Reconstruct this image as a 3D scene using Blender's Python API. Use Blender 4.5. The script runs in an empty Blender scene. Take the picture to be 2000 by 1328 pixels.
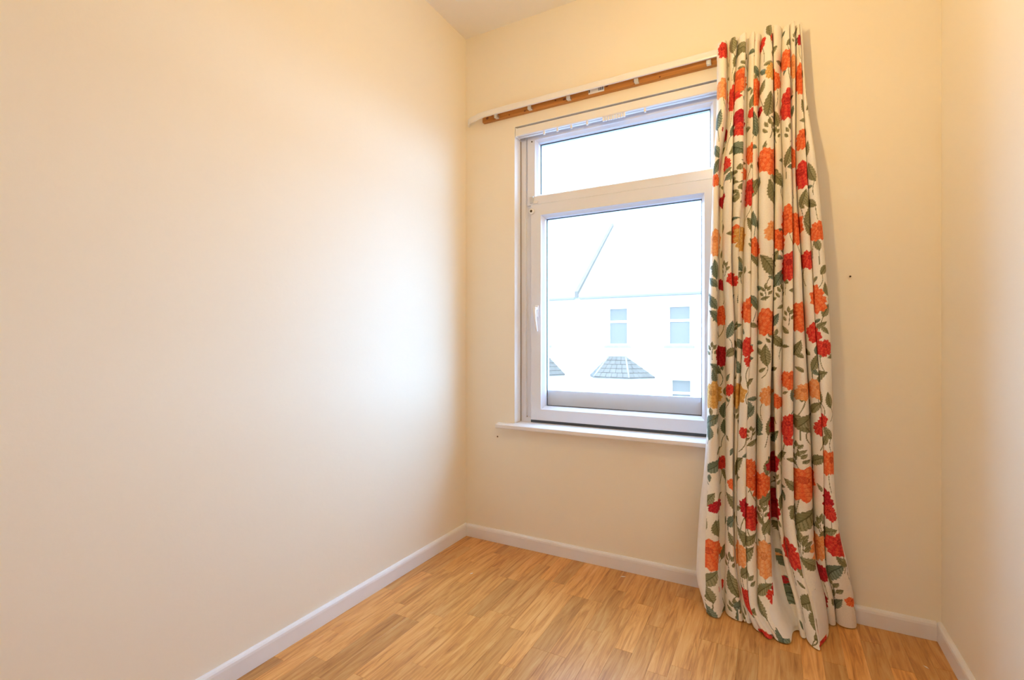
import bpy, bmesh, math, random
import numpy as np
from mathutils import Vector, Matrix

random.seed(7)
rng = np.random.default_rng(7)
scene = bpy.context.scene
COL = scene.collection

# ------------------------------------------------------------------ camera
cam_data = bpy.data.cameras.new('camera')
cam_data.sensor_width = 36.0
cam_data.lens = 952.79 / 2000 * 36.0
cam_data.shift_y = 0.00268
cam_data.clip_start = 0.02
cam_data.clip_end = 300
camera = bpy.data.objects.new('camera', cam_data)
COL.objects.link(camera)
camera.location = (1.3752, -2.0579, 0.9684)
camera.rotation_euler = (math.radians(90), 0, math.radians(28.32))
scene.camera = camera

# ------------------------------------------------------------------ sky (even, overcast daylight)
SKY_STRENGTH = 10.2
SKY_COLOUR = (0.57, 0.99, 1.52, 1)
world = bpy.data.worlds.new('overcast_sky')
scene.world = world
world.use_nodes = True
bg = world.node_tree.nodes['Background']
bg.inputs[0].default_value = SKY_COLOUR
bg.inputs[1].default_value = SKY_STRENGTH
FILL_STRENGTH = 300.0  # warm fill added to the daylight, from an unseen lamp
FILL_COLOUR = (1.0, 0.675, 0.25, 1)

# ------------------------------------------------------------------ exposure
vs = scene.view_settings
vs.view_transform = 'Standard'
vs.look = 'None'
vs.exposure = 0.15
vs.gamma = 1.0
vs.use_curve_mapping = False

scene.cycles.diffuse_bounces = 8

# ------------------------------------------------------------------ materials
def new_mat(name, base=(0.8, 0.8, 0.8), rough=0.6, metallic=0.0, spec=0.5):
    m = bpy.data.materials.new(name)
    m.use_nodes = True
    b = m.node_tree.nodes['Principled BSDF']
    b.inputs['Base Color'].default_value = (*base, 1)
    b.inputs['Roughness'].default_value = rough
    b.inputs['Metallic'].default_value = metallic
    b.inputs['Specular IOR Level'].default_value = spec
    return m

def nd(m, kind, **kw):
    n = m.node_tree.nodes.new(kind)
    for k, v in kw.items():
        setattr(n, k, v)
    return n

def lk(m, a, b):
    m.node_tree.links.new(a, b)

def ramp(m, stops):
    r = nd(m, 'ShaderNodeValToRGB')
    el = r.color_ramp.elements
    while len(el) < len(stops):
        el.new(0.5)
    for e, (p, c) in zip(el, stops):
        e.position = p
        e.color = (*c, 1)
    return r

def noisy(m, c1, c2, scale, detail=4, stretch=(1, 1, 1), bump=0.0, bump_scale=None, bump_dist=0.001):
    """two close tones mixed by noise, with an optional fine relief"""
    b = m.node_tree.nodes['Principled BSDF']
    tc = nd(m, 'ShaderNodeTexCoord')
    mp = nd(m, 'ShaderNodeMapping')
    mp.inputs['Scale'].default_value = stretch
    lk(m, tc.outputs['Object'], mp.inputs['Vector'])
    n = nd(m, 'ShaderNodeTexNoise')
    n.inputs['Scale'].default_value = scale
    n.inputs['Detail'].default_value = detail
    lk(m, mp.outputs['Vector'], n.inputs['Vector'])
    r = ramp(m, [(0.3, c1), (0.7, c2)])
    lk(m, n.outputs['Fac'], r.inputs['Fac'])
    lk(m, r.outputs['Color'], b.inputs['Base Color'])
    if bump:
        n2 = nd(m, 'ShaderNodeTexNoise')
        n2.inputs['Scale'].default_value = bump_scale or scale * 8
        n2.inputs['Detail'].default_value = 3
        lk(m, mp.outputs['Vector'], n2.inputs['Vector'])
        bp = nd(m, 'ShaderNodeBump')
        bp.inputs['Strength'].default_value = bump
        bp.inputs['Distance'].default_value = bump_dist
        lk(m, n2.outputs['Fac'], bp.inputs['Height'])
        lk(m, bp.outputs['Normal'], b.inputs['Normal'])
    return m

M = {}
WALL = (0.895, 0.832, 0.715)
M['wall'] = noisy(new_mat('cream_wall_paint', rough=0.55, spec=0.3), tuple(c * 0.985 for c in WALL), WALL, 2.5, bump=0.25, bump_scale=70, bump_dist=0.0012)
M['ceiling'] = noisy(new_mat('ceiling_paint', rough=0.8, spec=0.2), (0.86, 0.84, 0.82), (0.89, 0.87, 0.85), 3, bump=0.2, bump_scale=60)
M['white'] = noisy(new_mat('white_gloss_paint', rough=0.35), (0.80, 0.795, 0.83), (0.85, 0.845, 0.88), 6, bump=0.1, bump_scale=40, bump_dist=0.0006)
M['upvc'] = noisy(new_mat('white_window_plastic', rough=0.28), (0.745, 0.775, 0.87), (0.775, 0.805, 0.90), 5)
M['reveal'] = new_mat('white_reveal_gloss', (0.90, 0.90, 0.92), 0.3)
M['plastic'] = new_mat('white_track_plastic', (0.84, 0.84, 0.87), 0.25)
M['gasket'] = new_mat('dark_rubber_gasket', (0.05, 0.06, 0.08), 0.5)
M['metal'] = new_mat('zinc_metal', (0.62, 0.64, 0.68), 0.35, 0.9)
M['dark'] = new_mat('dark_metal', (0.05, 0.035, 0.03), 0.5, 0.3)
M['crack'] = new_mat('dirty_joint', (0.16, 0.10, 0.07), 0.8)
M['sticker'] = new_mat('sticker_paper', (0.75, 0.76, 0.80), 0.5)
M['ink'] = new_mat('sticker_ink', (0.06, 0.07, 0.16), 0.6)
M['cord'] = new_mat('white_flex', (0.8, 0.8, 0.78), 0.5)
M['lining'] = noisy(new_mat('curtain_lining_cotton', rough=0.9, spec=0.1), (0.78, 0.75, 0.72), (0.82, 0.79, 0.76), 40)
M['flake'] = new_mat('paint_flake', (0.85, 0.83, 0.78), 0.7)

def pine():
    m = new_mat('pine_batten', rough=0.55)
    b = m.node_tree.nodes['Principled BSDF']
    tc = nd(m, 'ShaderNodeTexCoord')
    mp = nd(m, 'ShaderNodeMapping')
    mp.inputs['Scale'].default_value = (1.5, 30, 30)
    lk(m, tc.outputs['Object'], mp.inputs['Vector'])
    n = nd(m, 'ShaderNodeTexNoise')
    n.inputs['Scale'].default_value = 2.0
    n.inputs['Detail'].default_value = 5
    lk(m, mp.outputs['Vector'], n.inputs['Vector'])
    r = ramp(m, [(0.3, (0.36, 0.14, 0.025)), (0.55, (0.52, 0.22, 0.05)), (0.8, (0.60, 0.28, 0.075))])
    lk(m, n.outputs['Fac'], r.inputs['Fac'])
    lk(m, r.outputs['Color'], b.inputs['Base Color'])
    return m
M['pine'] = pine()
M['knot'] = new_mat('pine_knot', (0.16, 0.04, 0.012), 0.5)

def oak():
    m = new_mat('oak_laminate', rough=0.3, spec=0.4)
    b = m.node_tree.nodes['Principled BSDF']
    tc = nd(m, 'ShaderNodeTexCoord')
    oi = nd(m, 'ShaderNodeObjectInfo')
    add = nd(m, 'ShaderNodeVectorMath', operation='MULTIPLY_ADD')
    add.inputs[1].default_value = (1, 1, 1)
    cmb = nd(m, 'ShaderNodeCombineXYZ')
    mul = nd(m, 'ShaderNodeMath', operation='MULTIPLY')
    mul.inputs[1].default_value = 37.0
    lk(m, oi.outputs['Random'], mul.inputs[0])
    for i in range(3):
        lk(m, mul.outputs[0], cmb.inputs[i])
    lk(m, tc.outputs['Object'], add.inputs[0])
    lk(m, cmb.outputs[0], add.inputs[2])
    mp = nd(m, 'ShaderNodeMapping')
    mp.inputs['Scale'].default_value = (26, 2.2, 1)
    lk(m, add.outputs[0], mp.inputs['Vector'])
    n = nd(m, 'ShaderNodeTexNoise')
    n.inputs['Scale'].default_value = 1.6
    n.inputs['Detail'].default_value = 7
    n.inputs['Roughness'].default_value = 0.62
    n.inputs['Distortion'].default_value = 1.3
    lk(m, mp.outputs['Vector'], n.inputs['Vector'])
    mp2 = nd(m, 'ShaderNodeMapping')
    mp2.inputs['Scale'].default_value = (240, 9, 1)
    lk(m, add.outputs[0], mp2.inputs['Vector'])
    n2 = nd(m, 'ShaderNodeTexNoise')
    n2.inputs['Scale'].default_value = 1.0
    n2.inputs['Detail'].default_value = 2
    lk(m, mp2.outputs['Vector'], n2.inputs['Vector'])
    r = ramp(m, [(0.30, OAK[0]), (0.5, OAK[1]), (0.70, OAK[2])])
    mixf = nd(m, 'ShaderNodeMath', operation='MULTIPLY_ADD')
    mixf.inputs[1].default_value = 0.22
    lk(m, n2.outputs['Fac'], mixf.inputs[0])
    sc = nd(m, 'ShaderNodeMath', operation='MULTIPLY_ADD')
    sc.inputs[1].default_value = 0.85
    sc.inputs[2].default_value = -0.04
    lk(m, n.outputs['Fac'], sc.inputs[0])
    lk(m, sc.outputs[0], mixf.inputs[2])
    lk(m, mixf.outputs[0], r.inputs['Fac'])
    hs = nd(m, 'ShaderNodeHueSaturation')
    mr = nd(m, 'ShaderNodeMapRange')
    mr.inputs['To Min'].default_value = 0.76
    mr.inputs['To Max'].default_value = 1.12
    lk(m, oi.outputs['Random'], mr.inputs['Value'])
    lk(m, mr.outputs[0], hs.inputs['Value'])
    lk(m, r.outputs['Color'], hs.inputs['Color'])
    lk(m, hs.outputs['Color'], b.inputs['Base Color'])
    return m
OAK = [(0.40, 0.150, 0.032), (0.68, 0.325, 0.090), (0.80, 0.47, 0.18)]
M['oak'] = oak()
M['underlay'] = new_mat('floor_joint', (0.26, 0.11, 0.035), 0.7)

def glass():
    m = bpy.data.materials.new('clear_window_glass')
    m.use_nodes = True
    nt = m.node_tree
    nt.nodes.remove(nt.nodes['Principled BSDF'])
    out = nt.nodes['Material Output']
    t = nd(m, 'ShaderNodeBsdfTransparent')
    t.inputs[0].default_value = (0.97, 0.98, 0.98, 1)
    g = nd(m, 'ShaderNodeBsdfGlossy')
    g.inputs['Roughness'].default_value = 0.02
    # Schlick reflectance from the facing angle, the same on both sides of the pane
    lw = nd(m, 'ShaderNodeLayerWeight')
    lw.inputs['Blend'].default_value = 0.5
    pw = nd(m, 'ShaderNodeMath', operation='POWER')
    pw.inputs[1].default_value = 5.0
    lk(m, lw.outputs['Facing'], pw.inputs[0])
    f = nd(m, 'ShaderNodeMath', operation='MULTIPLY_ADD')
    f.inputs[1].default_value = 0.96
    f.inputs[2].default_value = 0.04
    lk(m, pw.outputs[0], f.inputs[0])
    mx = nd(m, 'ShaderNodeMixShader')
    lk(m, f.outputs[0], mx.inputs[0])
    lk(m, t.outputs[0], mx.inputs[1])
    lk(m, g.outputs[0], mx.inputs[2])
    lk(m, mx.outputs[0], out.inputs[0])
    return m
M['glass'] = glass()

def emitter(name, col, strength):
    m = new_mat(name, (0.9, 0.9, 0.9))
    b = m.node_tree.nodes['Principled BSDF']
    b.inputs['Emission Color'].default_value = col
    b.inputs['Emission Strength'].default_value = strength
    return m
M['bulb'] = emitter('warm_fill_bulb', FILL_COLOUR, FILL_STRENGTH)  # glow of the added fill lamp

def printed_cotton():
    m = new_mat('floral_printed_cotton', rough=0.85, spec=0.15)
    b = m.node_tree.nodes['Principled BSDF']
    at = nd(m, 'ShaderNodeAttribute', attribute_name='print')
    uv = nd(m, 'ShaderNodeUVMap', uv_map='cloth')
    n = nd(m, 'ShaderNodeTexNoise')
    n.inputs['Scale'].default_value = 260
    n.inputs['Detail'].default_value = 2
    lk(m, uv.outputs[0], n.inputs['Vector'])
    mr = nd(m, 'ShaderNodeMapRange')
    mr.inputs['To Min'].default_value = 0.9
    mr.inputs['To Max'].default_value = 1.08
    lk(m, n.outputs['Fac'], mr.inputs['Value'])
    hs = nd(m, 'ShaderNodeHueSaturation')
    lk(m, at.outputs['Color'], hs.inputs['Color'])
    lk(m, mr.outputs[0], hs.inputs['Value'])
    lk(m, hs.outputs['Color'], b.inputs['Base Color'])
    bp = nd(m, 'ShaderNodeBump')
    bp.inputs['Strength'].default_value = 0.15
    bp.inputs['Distance'].default_value = 0.0008
    lk(m, n.outputs['Fac'], bp.inputs['Height'])
    lk(m, bp.outputs['Normal'], b.inputs['Normal'])
    return m
M['print'] = printed_cotton()

M['render_wall'] = noisy(new_mat('white_house_render', rough=0.9, spec=0.1), (0.74, 0.73, 0.72), (0.79, 0.78, 0.77), 1.5, bump=0.3, bump_scale=25, bump_dist=0.004)
M['stone'] = noisy(new_mat('pale_stone_trim', rough=0.85, spec=0.1), (0.21, 0.155, 0.12), (0.25, 0.18, 0.14), 5)
M['slate'] = noisy(new_mat('grey_slate', rough=0.7, spec=0.2), (0.115, 0.082, 0.062), (0.145, 0.104, 0.078), 4)
M['old_slate'] = noisy(new_mat('weathered_slate', rough=0.8, spec=0.2), (0.26, 0.22, 0.19), (0.31, 0.27, 0.23), 3)
M['gutter'] = new_mat('grey_gutter', (0.15, 0.108, 0.082), 0.5)
M['house_glass'] = new_mat('house_window_glass', (0.155, 0.115, 0.088), 0.3, 0.0, 0.3)
M['road'] = noisy(new_mat('road_asphalt', rough=0.9), (0.10, 0.10, 0.105), (0.15, 0.15, 0.155), 6)
M['brick'] = noisy(new_mat('outer_wall_render', rough=0.9), (0.5, 0.48, 0.45), (0.55, 0.53, 0.5), 4)

# ------------------------------------------------------------------ helpers
def link(name, me, mat=None, parent=None, loc=(0, 0, 0)):
    o = bpy.data.objects.new(name, me)
    COL.objects.link(o)
    o.location = loc
    if mat is not None and me is not None:
        me.materials.append(M[mat] if isinstance(mat, str) else mat)
    if parent is not None:
        o.parent = parent
    return o

def mesh_of(name, verts, faces, smooth=False):
    me = bpy.data.meshes.new(name)
    me.from_pydata([tuple(map(float, v)) for v in verts], [], faces)
    bm = bmesh.new()
    bm.from_mesh(me)
    bmesh.ops.recalc_face_normals(bm, faces=bm.faces)
    bm.to_mesh(me)
    bm.free()
    if smooth:
        me.shade_smooth()
    me.update()
    return me

def box_mesh(name, lo, hi, bevel=0.0, seg=2):
    bm = bmesh.new()
    bmesh.ops.create_cube(bm, size=1)
    for v in bm.verts:
        for i in range(3):
            v.co[i] = lo[i] if v.co[i] < 0 else hi[i]
    if bevel:
        bmesh.ops.bevel(bm, geom=bm.edges[:], offset=bevel, segments=seg, profile=0.5, affect='EDGES', clamp_overlap=True)
    me = bpy.data.meshes.new(name)
    bm.to_mesh(me)
    bm.free()
    return me

def box(name, lo, hi, mat, parent=None, bevel=0.0, seg=2):
    return link(name, box_mesh(name, lo, hi, bevel, seg), mat, parent)

def thing(name, label=None, cat=None, group=None, kind=None, loc=(0, 0, 0)):
    o = bpy.data.objects.new(name, None)
    COL.objects.link(o)
    o.empty_display_size = 0.1
    o.location = loc
    return tag(o, label, cat, group, kind)

def tag(o, label=None, cat=None, group=None, kind=None):
    if label: o['label'] = label
    if cat: o['category'] = cat
    if group: o['group'] = group
    if kind: o['kind'] = kind
    return o

def extrude_profile(name, prof, p0, p1, mat, parent=None, cap=True):
    """prof: list of (a, b): a = distance out from the wall, b = height; swept from p0 to p1; out direction is to the left of travel"""
    p0, p1 = Vector(p0), Vector(p1)
    d = (p1 - p0).normalized()
    out = Vector((0, 0, 1)).cross(d)
    vs, n = [], len(prof)
    for p in (p0, p1):
        for a, b in prof:
            vs.append(p + out * a + Vector((0, 0, b)))
    fs = [(i, (i + 1) % n, n + (i + 1) % n, n + i) for i in range(n)]
    if cap:
        fs += [tuple(range(n)), tuple(range(2 * n - 1, n - 1, -1))]
    return link(name, mesh_of(name, vs, fs), mat, parent)

def ring(name, x0, x1, z0, z1, prof, mat, parent=None):
    """mitred rectangular frame; prof: list of (inset, y) going from outside to inside, closed"""
    vs, fs = [], []
    n = len(prof)
    for (i, y) in prof:
        vs += [(x0 + i, y, z0 + i), (x1 - i, y, z0 + i), (x1 - i, y, z1 - i), (x0 + i, y, z1 - i)]
    for k in range(n):
        k2 = (k + 1) % n
        for c in range(4):
            c2 = (c + 1) % 4
            fs.append((k * 4 + c, k * 4 + c2, k2 * 4 + c2, k2 * 4 + c))
    return link(name, mesh_of(name, vs, fs), mat, parent)

def lathe(name, prof, mat, parent=None, loc=(0, 0, 0), n=20, axis='z'):
    vs, fs = [], []
    for (r, z) in prof:
        for k in range(n):
            a = 2 * math.pi * k / n
            p = (r * math.cos(a), r * math.sin(a), z)
            if axis == 'y':
                p = (p[0], p[2], p[1])
            vs.append(p)
    for i in range(len(prof) - 1):
        for k in range(n):
            fs.append((i * n + k, i * n + (k + 1) % n, (i + 1) * n + (k + 1) % n, (i + 1) * n + k))
    fs.append(tuple(range(n)))
    fs.append(tuple(range((len(prof) - 1) * n, len(prof) * n)))
    return link(name, mesh_of(name, vs, fs, True), mat, parent, loc)

def sweep(name, path, radius, mat, parent=None, n=8, flat=1.0):
    """tube along a list of points; radius number or list"""
    pts = [Vector(p) for p in path]
    vs, fs = [], []
    for i, p in enumerate(pts):
        d = (pts[min(i + 1, len(pts) - 1)] - pts[max(i - 1, 0)]).normalized()
        up = Vector((0, 0, 1)) if abs(d.z) < 0.9 else Vector((1, 0, 0))
        s = d.cross(up).normalized()
        t = s.cross(d).normalized()
        r = radius[i] if isinstance(radius, (list, tuple)) else radius
        for k in range(n):
            a = 2 * math.pi * k / n
            vs.append(p + s * (r * math.cos(a) * flat) + t * (r * math.sin(a)))
    for i in range(len(pts) - 1):
        for k in range(n):
            fs.append((i * n + k, i * n + (k + 1) % n, (i + 1) * n + (k + 1) % n, (i + 1) * n + k))
    fs.append(tuple(range(n)))
    fs.append(tuple(range((len(pts) - 1) * n, len(pts) * n)))
    return link(name, mesh_of(name, vs, fs, True), mat, parent)

def grid_wall(name, x0, x1, z0, z1, y0, y1, holes, mat, parent=None):
    """upright wall slab between y0 and y1 with rectangular openings (x0, x1, z0, z1)"""
    xs = sorted({x0, x1, *[h[0] for h in holes], *[h[1] for h in holes]})
    zs = sorted({z0, z1, *[h[2] for h in holes], *[h[3] for h in holes]})
    solid = {}
    for i in range(len(xs) - 1):
        for j in range(len(zs) - 1):
            cx, cz = (xs[i] + xs[i + 1]) / 2, (zs[j] + zs[j + 1]) / 2
            solid[i, j] = not any(h[0] < cx < h[1] and h[2] < cz < h[3] for h in holes)
    idx, vs, fs = {}, [], []
    def v(i, j, s):
        if (i, j, s) not in idx:
            idx[i, j, s] = len(vs)
            vs.append((xs[i], y1 if s else y0, zs[j]))
        return idx[i, j, s]
    for (i, j), ok in solid.items():
        if not ok: continue
        for s in (0, 1):
            fs.append((v(i, j, s), v(i + 1, j, s), v(i + 1, j + 1, s), v(i, j + 1, s)))
        for di, dj, a, b in ((-1, 0, (i, j), (i, j + 1)), (1, 0, (i + 1, j), (i + 1, j + 1)), (0, -1, (i, j), (i + 1, j)), (0, 1, (i, j + 1), (i + 1, j + 1))):
            if not solid.get((i + di, j + dj), False):
                fs.append((v(*a, 0), v(*b, 0), v(*b, 1), v(*a, 1)))
    return link(name, mesh_of(name, vs, fs), mat, parent)

# ------------------------------------------------------------------ room shell
W, D, H = 1.852, 2.75, 2.5           # width, depth behind the window wall, height
T = 0.12
RX0, RX1, RZ0, RZ1 = 0.279, 1.235, 0.575, 2.0      # window recess
tag(box('wall_left', (-T, -D - T, -0.02), (0, 0.165, H + 0.05), 'wall'), kind='structure')
tag(box('wall_right', (W, -D - T, -0.02), (W + T, 0.165, H + 0.05), 'wall'), kind='structure')
tag(box('wall_front', (0, -D - T, -0.02), (W, -D, H + 0.05), 'wall'), kind='structure')
tag(box('ceiling', (0, -D, H), (W, 0, H + 0.1), 'ceiling'), kind='structure')
tag(grid_wall('wall_back', 0, W, -0.02, H + 0.05, 0.0, 0.165, [(RX0, RX1, RZ0, RZ1)], 'wall'), kind='structure')

# floor: under-floor slab and the laminate strips, laid towards the window
floor = tag(box('floor', (0, -D, -0.06), (W, 0, -0.0085), 'underlay'), kind='structure')
SW = W / 32
lens_ = [0.30, 0.36, 0.42, 0.48]
strip_cache = {}
def strip_mesh(L):
    key = round(L, 3)
    if key not in strip_cache:
        me = box_mesh('floor_strip', (-SW / 2 + 0.00012, -L / 2 + 0.00012, -0.008), (SW / 2 - 0.00012, L / 2 - 0.00012, 0), 0.0003, 1)
        me.materials.append(M['oak'])
        strip_cache[key] = me
    return strip_cache[key]
for i in range(32):
    y = 0.0
    first = random.choice([0.12, 0.18, 0.24, 0.30, 0.36])
    L = first
    while y > -D + 1e-6:
        L = min(L, D + y)
        if D + y - L < 0.1:
            L = D + y
        link('floor_strip', strip_mesh(L), None, floor, ((i + 0.5) * SW, y - L / 2, 0))
        y -= L
        L = random.choice(lens_)

SK = [(0, 0), (0.014, 0), (0.014, 0.046), (0.0125, 0.053), (0.009, 0.058), (0.004, 0.060), (0, 0.060)]
def skirting(name, p0, p1):
    return tag(extrude_profile(name, SK, p0, p1, 'white'), kind='structure')
skirting('baseboard_left', (0, 0, 0.0005), (0, -D, 0.0005))
skirting('baseboard_back', (W - 0.0142, 0, 0.0005), (0.0142, 0, 0.0005))
skirting('baseboard_right', (W, -D, 0.0005), (W, 0, 0.0005))
skirting('baseboard_front', (0.0142, -D, 0.0005), (W - 0.0142, -D, 0.0005))

# ------------------------------------------------------------------ window
win = thing('window_1', 'white framed window with fixed top light above an opening sash', None, None, 'structure', (0.757, 0.06, 0.58))
win_off = -Vector(win.location)
def wpart(o, parent=None):
    if parent is None:
        o.parent = win
        o.location = win_off
    else:
        o.parent = parent
    return o
# painted lining of the recess (two cheeks and the head)
wpart(box('reveal_lining', (RX0, 0.0005, RZ0 + 0.012), (RX0 + 0.002, 0.07, RZ1), 'reveal'))
wpart(box('reveal_lining', (RX1 - 0.002, 0.0005, RZ0 + 0.012), (RX1, 0.07, RZ1), 'reveal'))
wpart(box('reveal_lining', (RX0 + 0.002, 0.0005, RZ1 - 0.002), (RX1 - 0.002, 0.07, RZ1), 'reveal'))
# outer frame with a stepped face
wpart(ring('outer_frame', RX0 + 0.0015, RX1 - 0.0015, 0.578, RZ1 - 0.0015,
           [(0, 0.15), (0, 0.066), (0.002, 0.064), (0.026, 0.064), (0.028, 0.066), (0.029, 0.073), (0.031, 0.0745), (0.055, 0.0745), (0.058, 0.078), (0.058, 0.15)], 'upvc'))
# dirty joint between lining and frame
wpart(box('joint_line', (RX0 + 0.002, 0.0615, 0.587), (RX0 + 0.0042, 0.0655, 1.95), 'crack'))
wpart(box('joint_line', (RX0 + 0.03, 0.0728, 0.586), (RX0 + 0.0335, 0.0744, 0.612), 'crack'))
# top light
TLX0, TLX1, TLZ0, TLZ1 = 0.318, 1.196, 1.632, 1.985
FP = [(0, 0.13), (0, 0.062), (0.0015, 0.0605), (0.040, 0.0605), (0.0415, 0.0625), (0.0425, 0.0665), (0.052, 0.080), (0.0535, 0.098), (0.0535, 0.13)]
tl = wpart(ring('top_light_frame', TLX0, TLX1, TLZ0, TLZ1, FP, 'upvc'))
g = ring('gasket', TLX0 + 0.0525, TLX1 - 0.0525, TLZ0 + 0.0525, TLZ1 - 0.0525, [(0, 0.099), (0.0045, 0.099), (0.0045, 0.104), (0, 0.104)], 'gasket', tl)
box('pane', (TLX0 + 0.053, 0.104, TLZ0 + 0.053), (TLX1 - 0.053, 0.108, TLZ1 - 0.053), 'glass', tl)
# opening sash
SX0, SX1, SZ0, SZ1 = 0.3375, 1.1765, 0.5975, 1.6316
SP = [(0, 0.125), (0, 0.060), (0.002, 0.0575), (0.053, 0.0575), (0.0545, 0.060), (0.0555, 0.064), (0.066, 0.080), (0.0675, 0.096), (0.0675, 0.125)]
sash = wpart(ring('sash', SX0, SX1, SZ0, SZ1, SP, 'upvc'))
ring('gasket', SX0 + 0.0665, SX1 - 0.0665, SZ0 + 0.0665, SZ1 - 0.0665, [(0, 0.097), (0.004, 0.097), (0.004, 0.102), (0, 0.102)], 'gasket', sash)
box('pane', (SX0 + 0.067, 0.102, SZ0 + 0.067), (SX1 - 0.067, 0.106, SZ1 - 0.067), 'glass', sash)
# handle on the left stile: rose, neck and a curved lever pointing down
hx, hz = 0.372, 1.118
hd = box('handle', (hx - 0.009, 0.049, hz - 0.028), (hx + 0.009, 0.0575, hz + 0.03), 'plastic', sash, 0.004, 3)
lathe('handle_neck', [(0.007, 0.050), (0.0075, 0.04), (0.0095, 0.034), (0.0095, 0.027), (0.006, 0.024)], 'plastic', sash, (hx, 0, hz + 0.012), 16, 'y')
sweep('handle_lever', [(hx, 0.030, hz + 0.014), (hx + 0.001, 0.029, hz - 0.01), (hx + 0.003, 0.030, hz - 0.04), (hx + 0.006, 0.033, hz - 0.07), (hx + 0.010, 0.035, hz - 0.095)],
      [0.0085, 0.0075, 0.0062, 0.0055, 0.004], 'plastic', sash, 10)
# hinge / restrictor fittings at the sash corner and a screw hole at the head
fit = wpart(lathe('restrictor_boss', [(0.014, 0.058), (0.0145, 0.052), (0.012, 0.048), (0.006, 0.047)], 'plastic', None, (0, 0, 0), 18, 'y'))
fit.location = win_off + Vector((0.345, 0, 1.600))
lathe('screw_hole', [(0.0062, 0.049), (0.0062, 0.0462), (0.003, 0.0462)], 'dark', fit, (0, 0, 0), 12, 'y')
wpart(box('hinge_plate', (0.334, 0.052, 1.640), (0.354, 0.0605, 1.672), 'metal', None, 0.002))
wpart(box('hinge_plate', (0.350, 0.054, 1.636), (0.376, 0.0605, 1.648), 'plastic', None, 0.002))
sc_ = wpart(lathe('screw', [(0.0035, 0.0605), (0.0035, 0.0585), (0.002, 0.058)], 'dark', None, (0, 0, 0), 10, 'y'))
sc_.location = win_off + Vector((0.343, 0, 1.938))
# white upstand board behind the foot of the glass, and the outer sill
wpart(box('outer_board', (SX0 + 0.03, 0.112, 0.60), (SX1 - 0.03, 0.124, 0.739), 'upvc', None, 0.001))
wpart(box('outer_sill', (RX0, 0.15, 0.575), (RX1, 0.23, 0.60), 'stone'))
# inner sill board with horns past the recess, front edge rounded and sloping slightly
SFY = -0.036
sv = []
prof = [(0.075, 0.5855), (0.0, 0.5835), (SFY + 0.004, 0.5795), (SFY, 0.5765), (SFY, 0.5625), (SFY + 0.003, 0.5595), (-0.0005, 0.5595)]
vs_, fs_ = [], []
hx0, hx1 = 0.194, 1.320
for X in (hx0, hx1):
    for (y, z) in [(-0.0005, 0.5835)] + prof[2:]:
        vs_.append((X, y, z))
n_ = 6
fs_ += [(i, (i + 1) % n_, n_ + (i + 1) % n_, n_ + i) for i in range(n_)] + [tuple(range(n_)), tuple(range(2 * n_ - 1, n_ - 1, -1))]
b_ = len(vs_)
vs_ += [(RX0 + 0.0005, -0.0005, 0.5835), (RX1 - 0.0005, -0.0005, 0.5835), (RX1 - 0.0005, 0.08, 0.5855), (RX0 + 0.0005, 0.08, 0.5855),
        (RX0 + 0.0005, -0.0005, 0.576), (RX1 - 0.0005, -0.0005, 0.576), (RX1 - 0.0005, 0.08, 0.576), (RX0 + 0.0005, 0.08, 0.576)]
fs_ += [tuple(b_ + i for i in f) for f in ((0, 1, 2, 3), (7, 6, 5, 4), (0, 4, 5, 1), (1, 5, 6, 2), (2, 6, 7, 3), (3, 7, 4, 0))]
wpart(link('window_sill', mesh_of('window_sill', vs_, fs_), 'white'))
wpart(box('joint_line', (SX0, 0.0600, 0.5845), (SX1, 0.068, 0.5972), 'gasket'))

# ------------------------------------------------------------------ blind headrail in the head of the recess
bh = thing('blind_headrail', 'white vertical blind headrail with empty carriers under the window head', 'blind rail', None, None, (0.757, 0.02, 1.953))
def bpart(o):
    o.parent = bh
    o.location = Vector(o.location) - Vector(bh.location)
    return o
HR0, HR1, HRZ = 0.2845, 1.2295, 1.954
prof = [(0.004, 1.991), (0.002, 1.988), (0.002, 1.957), (0.005, HRZ), (0.016, HRZ), (0.016, 1.960), (0.024, 1.960), (0.024, HRZ), (0.038, HRZ), (0.040, 1.958), (0.040, 1.991)]
n_ = len(prof)
vs_ = [(X, y, z) for X in (HR0 + 0.006, HR1 - 0.006) for (y, z) in prof]
fs_ = [(i, (i + 1) % n_, n_ + (i + 1) % n_, n_ + i) for i in range(n_)] + [tuple(range(n_)), tuple(range(2 * n_ - 1, n_ - 1, -1))]
bpart(link('rail', mesh_of('rail', vs_, fs_), 'plastic'))
for X in (HR0, HR1 - 0.006):
    bpart(box('end_cap', (X, 0.001, 1.950), (X + 0.006, 0.042, 1.9925), 'plastic', None, 0.001))
me = box_mesh('carrier', (-0.0045, -0.004, -0.016), (0.0045, 0.004, 0.006), 0.0015)
me.materials.append(M['plastic'])
cx_ = [0.430, 0.497, 0.565, 0.640] + [0.715 + 0.0115 * k for k in range(9)] + [0.895]
for X in cx_:
    bpart(link('carrier', me, None, None, (X, 0.012, HRZ - 0.001)))

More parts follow.
